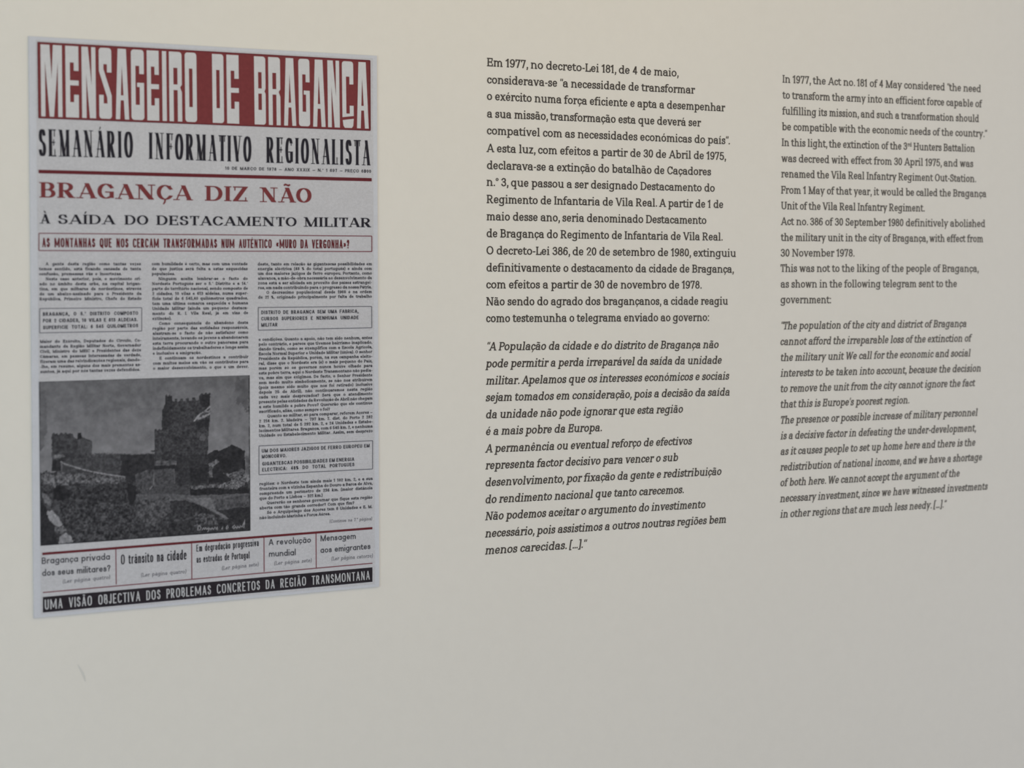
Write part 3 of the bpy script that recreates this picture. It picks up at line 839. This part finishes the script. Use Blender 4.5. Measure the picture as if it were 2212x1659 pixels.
block('text_column', [
 "e condições. Quanto a apoio, não tem sido nenhum, antes", "pelo contrário, e parece que tivemos bairrismo inaplicado,", "dando tirado, como se exemplifica com a Escola Agrícola,", "Escola Normal Superior e Unidade Militar (única). O senhor",
 "Presidente da República, porém, na sua campanha eleito-", "ral, disse que o Nordeste era (é) o mais pequeno do País,", "mas porém só os governos nunca houve olhado para", "este pobre terra, aqui o Nordeste Transmontano não pedia-",
 "va, mas sim que exigimos. De facto, o Senhor Presidente", "sem medo muito simbolicamente, se não nos atribuírem", "(pois mesmo sido muito que nos foi retirado) inclusivé", "depois 25 de Abril), não continuaremos nesta região",
 "cada vez mais desprezados? Será que o atendimento", "presente pelas entidades da Revolução de Abril não chegam", "a este humilde e pobre Povo? Quererão que ele continue", ("sacrificado, aliás, como sempre o foi?", .625),
 " Quanto ao militar, só para comparar, referem Açores —", "2 214 km. 2; Madeira — 797 km. 2; dist. do Porto 2 282", "km. 2, num total de 5 292 km. 2, e 24 Unidades e Estabe-", "lecimentos Militares. Bragança, com 6 545 km. 2, e nenhuma", "Unidade ou Estabelecimento Militar. Assim, sem desprezo"],
 (557.0, 736.5), (557.8, 944.0), (802.0, 732.4), (803.0, 933.5), indent=18)
block('text_column', [
 "regiões: o Nordeste tem ainda mais 1 102 km. 2, e a sua", "fronteira com a vizinha Espanha do Douro a Barca de Alva,", "compreende um perímetro de 236 km. (maior distância", ("que do Porto a Lisboa — 321 km.)", .56), " Quererão os senhores governar que fique esta região",
 ("aberta com tão grande corredor? Com que fim?", .84), " Só o Arquipélago dos Açores tem 8 Unidades e E. M.", ("não incluindo Marinha e Força Aérea.", .63)],
 (558.6, 1048.4), (558.6, 1121.4), (803.0, 1036.4), (802.0, 1107.1), indent=16)
text_line('continuation_note', '(Continua na 7.ª página)', F_NOTE, (710, 1129.0), (802, 1123.0), 7.0, M_INK_FINE, poster, L2)


def boxed(frame, lines):
    fr = frame_mesh('boxed_notice', *frame, 1.7, M_INK_FINE, poster, L2)
    for s, a, b in lines:
        text_line('notice_line', s, F_CAPS, a, b, 7.9, M_INK_BODY, fr, L2, mode='space')


boxed([(84.3, 666.4), (304.5, 664.6), (304.5, 714.9), (84.1, 718.9)],
      [('BRAGANÇA, O 5.º DISTRITO COMPOSTO', (91.2, 682.2), (296.8, 680.0)), ('POR 2 CIDADES, 10 VILAS E 613 ALDEIAS.', (91.2, 696.6), (295.5, 693.8)), ('SUPERFICIE TOTAL: 6 545 QUILOMETROS', (91.2, 711.3), (296.8, 706.9))])
boxed([(556.1, 664.1), (801.0, 661.9), (801.3, 707.8), (556.1, 713.2)],
      [('DISTRITO DE BRAGANÇA SEM UMA FABRICA,', (562.5, 678.7), (772.6, 675.8)), ('CURSOS SUPERIORES E NENHUMA UNIDADE', (562.5, 692.3), (772.8, 689.4)), ('MILITAR', (562.5, 705.8), (597.5, 705.0))])
boxed([(557.8, 963.0), (803.0, 951.5), (803.0, 1012.7), (557.8, 1025.1)],
      [('UM DOS MAIORES JAZIGOS DE FERRO EUROPEU EM', (563.8, 977.6), (796.4, 966.0)), ('MONCORVO.', (563.8, 990.0), (617.0, 987.4)), ('GIGANTESCAS POSSIBILIDADES EM ENERGIA', (564.6, 1005.5), (763.5, 995.2)), ('ELECTRICA: 48% DO TOTAL PORTUGUES', (564.6, 1018.3), (763.5, 1006.5))])

# teasers -------------------------------------------------------------
quad('red_rule', bar_px((89.8, 1196.0), (802.6, 1140.4), 5.4, 4.7), M_RED_DARK, poster, L2)
quad('thin_red_rule', bar_px((91.1, 1279.4), (802.6, 1216.1), 2.3, 2.1), M_RED_FINE, poster, L2)
for a, b in (((248.7, 1186), (249.6, 1262)), ((412.3, 1172.5), (412.8, 1250)), ((568.4, 1159.7), (568.8, 1235)), ((680.9, 1152), (681.4, 1226))):
    quad('column_divider', bar_px(a, b, 2.1), M_RED_FINE, poster, L2 - .00008)


def teaser(lines, note):
    part = empty('teaser', at(*note[1]), poster)
    for s, face, a, b, cap in lines:
        text_line('teaser_line', s, face, a, b, cap, M_INK_BODY if face is F_GEO else M_INK, part, L2)
    text_line('page_note', note[0], F_NOTE, note[1], note[2], 8.2, M_INK_FINE, part, L2)


teaser([('Bragança privada', F_GEO, (88.9, 1217.8), (235.8, 1208.2), 14.0), ('dos seus militares?', F_GEO, (89.8, 1243.9), (236.9, 1233.2), 14.0)], ('(Ler página quatro)', (134.5, 1259.6), (236.3, 1249.4)))
teaser([('O trânsito na cidade', F_COND_LIGHT, (259.8, 1219.0), (401.4, 1208.0), 21.5)], ('(Ler página quatro)', (303.2, 1245.7), (400.9, 1237.6)))
teaser([('Em degradação progressiva', F_COND_LIGHT, (422.8, 1191.3), (557.1, 1178.9), 15.0), ('as estradas de Portugal', F_COND_LIGHT, (422.8, 1215.4), (537.3, 1205.5), 15.0)], ('(Ler página sete)', (477.9, 1230.6), (557.0, 1222.2)))
teaser([('A revolução', F_GEO, (578.5, 1177.6), (669.7, 1171.6), 13.2), ('mundial', F_GEO, (579.1, 1202.5), (636.8, 1198.8), 13.2)], ('(Ler página sete)', (590.9, 1220.2), (671.6, 1213.4)))
teaser([('Mensagem', F_GEO, (690.6, 1168.9), (766.5, 1163.5), 13.0), ('aos emigrantes', F_GEO, (690.6, 1194.1), (798.2, 1185.2), 13.0)], ('(Ler página catorze)', (714.3, 1210.4), (803.5, 1203.6)))

foot = quad('footer_band', [(91.1, 1289.1), (802.6, 1224.9), (802.6, 1256.2), (91.1, 1322.6)], M_FOOT, poster, L2)
text_line('footer_text', 'UMA VISÃO OBJECTIVA DOS PROBLEMAS CONCRETOS DA REGIÃO TRANSMONTANA', F_COND, (95.3, 1316.4), (796.9, 1251.2), 21.6, M_KNOCK_SMALL, foot, L3, cap_right=19.0)


# castle picture ------------------------------------------------------
def value_noise(seed):
    rnd = random.Random(seed)
    tab = [rnd.random() for _ in range(4096)]

    def f(x, y):
        xi, yi = math.floor(x), math.floor(y)
        fx, fy = x - xi, y - yi
        fx, fy = fx * fx * (3 - 2 * fx), fy * fy * (3 - 2 * fy)
        g = lambda i, j: tab[(i * 57 + j * 131 + (i * j) % 17 * 7) % 4096]
        return ((g(xi, yi) * (1 - fx) + g(xi + 1, yi) * fx) * (1 - fy) + (g(xi, yi + 1) * (1 - fx) + g(xi + 1, yi + 1) * fx) * fy) * 2 - 1
    return f


NA, NB, NC = value_noise(3), value_noise(11), value_noise(29)
# the print, back to front: outline, grey, roughness of its grain, grain size, raggedness of its edge
PIC = [
 ([(0, 0), (1228, 0), (1228, 952), (0, 952)], None, 8, 26, 0),
 ([(1085, 60), (1180, 20), (1180, 260), (1140, 200), (1100, 150)], 80, 10, 30, 18),
 ([(30, 80), (60, 110), (75, 300), (60, 420), (30, 440)], 90, 8, 24, 8),
 # hill, trees and houses at the right
 ([(940, 458), (962, 440), (985, 430), (1005, 435), (1040, 420), (1075, 402), (1110, 415), (1145, 433), (1150, 640), (940, 640)], 42, 9, 12, 3),
 ([(1148, 455), (1172, 465), (1172, 560), (1150, 560)], 84, 16, 12, 5),
 ([(950, 505), (975, 492), (1000, 476), (1004, 498), (980, 518), (966, 545), (968, 582), (952, 578)], 88, 34, 9, 5),
 # curtain wall and left tower
 ([(150, 462), (318, 452), (470, 450), (560, 455), (660, 447), (660, 620), (520, 640), (340, 560), (150, 545)], 64, 15, 10, 2),
 ([(470, 455), (655, 452), (652, 540), (610, 560), (560, 600), (520, 640), (470, 580), (478, 500)], 46, 9, 12, 3),
 ([(101, 545), (101, 346), (110, 338), (118, 346), (129, 339), (138, 347), (152, 334), (164, 344), (176, 335), (186, 343), (200, 340), (214, 347), (222, 364), (236, 372), (262, 362), (290, 372), (318, 385), (320, 470), (180, 480), (152, 545)], 58, 15, 11, 2),
 ([(104, 480), (180, 484), (152, 500), (150, 545), (104, 545)], 42, 8, 11, 2),
 ([(104, 458), (170, 452), (180, 466), (108, 476)], 88, 22, 10, 4),
 ([(240, 378), (264, 366), (316, 388), (317, 452), (245, 446)], 68, 12, 9, 1),
 ([(240, 372), (241, 338), (261, 338), (263, 368)], 38, 5, 8, 1),
 # land
 ([(30, 550), (150, 545), (340, 560), (520, 600), (660, 610), (1180, 600), (1180, 960), (30, 960)], 56, 22, 10, 6),
 ([(154, 508), (250, 540), (330, 566), (160, 572)], 62, 14, 9, 3),
 ([(45, 560), (150, 556), (330, 566), (495, 572), (500, 600), (400, 615), (250, 610), (150, 625), (60, 622)], 80, 40, 8, 10),
 ([(108, 634), (150, 622), (205, 640), (200, 690), (150, 705), (112, 690)], 38, 9, 12, 8),
 ([(210, 640), (490, 630), (505, 720), (330, 760), (200, 740)], 52, 22, 9, 10),
 ([(150, 700), (540, 720), (560, 860), (480, 910), (220, 940), (170, 840)], 56, 27, 9, 10),
 ([(510, 608), (556, 622), (553, 692), (536, 736), (520, 722), (511, 660)], 38, 6, 10, 4),
 ([(550, 560), (655, 530), (655, 625), (600, 650), (556, 650)], 66, 20, 9, 5),
 # left corner
 ([(34, 700), (70, 740), (110, 850), (140, 952), (34, 952)], 42, 9, 11, 4),
 ([(48, 664), (76, 666), (102, 712), (94, 742), (66, 716), (50, 690)], 88, 26, 9, 5),
 ([(74, 768), (98, 752), (130, 785), (162, 828), (150, 850), (118, 838), (86, 810)], 122, 18, 10, 4),
 ([(116, 846), (165, 840), (180, 868), (152, 884), (118, 872)], 84, 30, 8, 4),
 ([(140, 900), (172, 874), (200, 894), (220, 924), (205, 944), (136, 948)], 120, 20, 10, 4),
 # keep
 ([(657, 640), (657, 322), (665, 313), (672, 326), (683, 314), (692, 322), (698, 318), (697, 215), (708, 195), (716, 180), (716, 133), (723, 127), (730, 141), (738, 127), (746, 139), (752, 134), (753, 165), (765, 168), (766, 152), (780, 152), (782, 169), (795, 166), (796, 151), (810, 150), (812, 167), (825, 165), (827, 150), (841, 149), (843, 164), (858, 162), (860, 148), (877, 147), (880, 162), (898, 159), (899, 138), (908, 125), (916, 122), (923, 132), (934, 118), (945, 127), (957, 119), (958, 262), (949, 330), (946, 455), (948, 640)], 56, 17, 9, 1),
 ([(716, 140), (752, 142), (752, 180), (742, 240), (744, 318), (698, 318), (698, 215), (716, 182)], 48, 10, 9, 2),
 ([(899, 140), (957, 124), (957, 190), (920, 200), (901, 180)], 42, 8, 9, 2),
 ([(880, 278), (955, 258), (946, 305), (890, 312)], 42, 7, 9, 3),
 ([(896, 372), (914, 342), (936, 362), (930, 384)], 80, 18, 8, 4),
 ([(780, 460), (946, 455), (948, 605), (900, 618), (772, 620)], 50, 12, 9, 3),
 ([(655, 516), (780, 512), (780, 532), (655, 536)], 40, 6, 8, 2),
 ([(661, 492), (668, 487), (690, 488), (691, 514), (661, 516)], 80, 18, 7, 2), ([(704, 492), (712, 487), (734, 489), (735, 514), (705, 515)], 84, 18, 7, 2), ([(747, 490), (756, 485), (775, 488), (776, 513), (748, 513)], 84, 18, 7, 2),
 ([(655, 536), (765, 530), (768, 632), (652, 638)], 66, 16, 8, 2),
 ([(850, 530), (945, 520), (948, 612), (850, 615)], 42, 8, 9, 5),
 # court and road
 ([(628, 640), (780, 618), (850, 645), (850, 676), (556, 672)], 64, 12, 9, 4),
 ([(552, 672), (700, 664), (860, 678), (1172, 664), (1172, 700), (1000, 748), (880, 738), (556, 704)], 80, 14, 9, 4),
 ([(850, 640), (1160, 630), (1168, 664), (1000, 672), (850, 676)], 40, 8, 9, 3),
 ([(850, 626), (930, 622), (1010, 614), (1100, 598), (1120, 622), (1060, 640), (980, 634), (852, 642)], 84, 42, 7, 6),
 ([(1030, 560), (1090, 556), (1138, 530), (1156, 570), (1150, 616), (1104, 640), (1062, 626), (1080, 590)], 86, 44, 7, 7),
 ([(560, 692), (730, 690), (742, 770), (660, 842), (556, 804)], 68, 27, 8, 8),
 ([(740, 704), (830, 702), (950, 752), (1012, 792), (900, 800), (760, 762)], 48, 14, 9, 5),
 ([(980, 702), (1170, 672), (1170, 742), (985, 752)], 70, 18, 9, 5),
 ([(988, 756), (1172, 738), (1172, 862), (1060, 806)], 44, 10, 9, 5),
 ([(828, 690), (962, 690), (982, 750), (1062, 802), (1040, 804), (948, 748)], 96, 14, 9, 2),
 ([(700, 830), (900, 800), (1060, 808), (1172, 860), (1172, 880), (700, 905)], 48, 18, 9, 7),
 ([(866, 770), (980, 782), (1000, 830), (872, 842)], 66, 34, 8, 8),
]
LINES = [([(153, 495), (165, 503), (250, 530), (330, 550), (400, 562), (495, 576)], 4.5, 122, 16), ([(154, 500), (154, 545)], 4, 88, 12), ([(655, 556), (651, 618), (630, 645)], 3.4, 100, 14), ([(764, 540), (765, 612)], 3, 84, 12),
         ([(872, 274), (884, 258), (906, 234)], 5, 136, 18), ([(906, 236), (934, 216), (958, 194)], 5, 116, 22), ([(892, 262), (925, 250), (956, 234)], 7, 124, 30), ([(925, 225), (956, 222)], 6, 96, 34), ([(237, 372), (264, 362), (318, 384)], 2.4, 36, 6),
         ([(320, 452), (400, 448), (470, 452)], 4, 82, 34), ([(475, 452), (560, 455), (655, 448)], 3.5, 78, 34), ([(640, 436), (655, 437)], 4, 50, 6), ([(955, 745), (1052, 800)], 3, 102, 10), ([(1172, 30), (1176, 860)], 6, 34, 4), ([(33, 62), (600, 44), (1176, 26)], 3, 62, 6), ([(36, 946), (600, 904), (1176, 862)], 3.5, 40, 8), ([(34, 62), (38, 946)], 3, 56, 8)]
SIGN = [[(890, 846), (902, 840), (910, 852), (900, 864), (890, 864), (893, 846)], [(916, 862), (922, 850), (928, 862), (934, 850), (940, 862), (948, 850), (950, 864), (944, 874), (956, 852), (962, 862), (968, 850), (976, 860), (984, 848), (990, 858), (996, 848), (998, 862)],
        [(1022, 858), (1024, 848)], [(1048, 858), (1044, 848), (1052, 840), (1056, 850), (1046, 856)], [(1090, 838), (1078, 846), (1086, 856), (1096, 844), (1102, 854), (1108, 842), (1114, 852), (1124, 840), (1130, 848), (1146, 810), (1140, 850)]]


def inside(p, x, y):
    c, n = False, len(p)
    j = n - 1
    for i in range(n):
        if (p[i][1] > y) != (p[j][1] > y) and x < (p[j][0] - p[i][0]) * (y - p[i][1]) / (p[j][1] - p[i][1]) + p[i][0]:
            c = not c
        j = i
    return c


def seg_dist(pts, x, y):
    best = 1e9
    for (a, b), (c, d) in zip(pts, pts[1:]):
        dx, dy = c - a, d - b
        t_ = max(0, min(1, ((x - a) * dx + (y - b) * dy) / (dx * dx + dy * dy)))
        best = min(best, math.hypot(x - a - t_ * dx, y - b - t_ * dy))
    return best


def box_of(L, m):
    return (min(p[0] for p in L) - m, min(p[1] for p in L) - m, max(p[0] for p in L) + m, max(p[1] for p in L) + m)


PIC_BOX = [box_of(L[0], L[4] * 1.6) for L in PIC]
LINE_BOX = [box_of(L[0], L[1] * 2) for L in LINES]


def grey_at(x, y):
    j1, j2 = NA(x / 8, y / 8), NB(x / 8, y / 8)
    k1, k2 = NC(x / 23, y / 23), NA(x / 23 + 5, y / 23)
    for L, bb_ in zip(reversed(PIC), reversed(PIC_BOX)):
        if bb_[0] <= x <= bb_[2] and bb_[1] <= y <= bb_[3]:
            r = L[4]
            if inside(L[0], x + r * (j1 * .6 + k1), y + r * (j2 * .6 + k2)):
                break
    g, amp, sc = L[1], L[2], L[3]
    if g is None:
        g = 93 + 17 * min(1, max(0, (y - 60) / 420)) + 5 * NB(x / 90, y / 70)
    g += amp * (NC(x / sc, y / sc) * .75 + NA(x / (sc * 1.7), y / (sc * 1.5)) * .45 + NA(x / (sc * .5) + 9, y / (sc * .5)) * .55) + 4 * NB(x / 3.6, y / 3.6)
    for (pts, w, tone, am), bb_ in zip(LINES, LINE_BOX):
        if bb_[0] <= x <= bb_[2] and bb_[1] <= y <= bb_[3]:
            d = seg_dist(pts, x, y) - NB(x / 9, y / 9) * w * .5
            if d < w:
                f = min(1, (w - d) / 2)
                g = g * (1 - f) + f * (tone + am * NC(x / 6, y / 6))
    if x > 880 and y > 800:
        for pts in SIGN:
            if seg_dist(pts, x, y) < 2.2:
                g = 122
    return max(26, min(150, g))


NX, NY = 330, 250
PTL, PTR, PBR, PBL = (82.6, 824.4), (537.6, 810.3), (539.2, 1146.0), (86.0, 1178.6)
pv, pc = [], []
for j in range(NY + 1):
    for i in range(NX + 1):
        u, v = i / NX, j / NY
        x = (PTL[0] * (1 - u) + PTR[0] * u) * (1 - v) + (PBL[0] * (1 - u) + PBR[0] * u) * v
        y = (PTL[1] * (1 - u) + PTR[1] * u) * (1 - v) + (PBL[1] * (1 - u) + PBR[1] * u) * v
        pv.append(at(x, y, L2))
        g = grey_at((x - 70) * 2.506, (y - 800) * 2.506)
        pc.append((g, g, g + 2))
pf = []
for j in range(NY):
    for i in range(NX):
        a = j * (NX + 1) + i
        pf.append((a + NX + 1, a + NX + 2, a + 1, a))
M_PIC = material('halftone_print', (90, 90, 92), 0.8, 0.1)
_nt = M_PIC.node_tree
_at = _nt.nodes.new('ShaderNodeAttribute')
_at.attribute_name = 'ink'
_nt.links.new(_at.outputs['Color'], _nt.nodes['Principled BSDF'].inputs['Base Color'])
pic = mesh_obj('castle_picture', pv, pf, M_PIC, poster)
ca = pic.data.color_attributes.new('ink', 'FLOAT_COLOR', 'POINT')
flat = []
for c in pc:
    flat += shade(*c)
ca.data.foreach_set('color', flat)
pic['label'] = 'dark grey printed photograph of a castle'
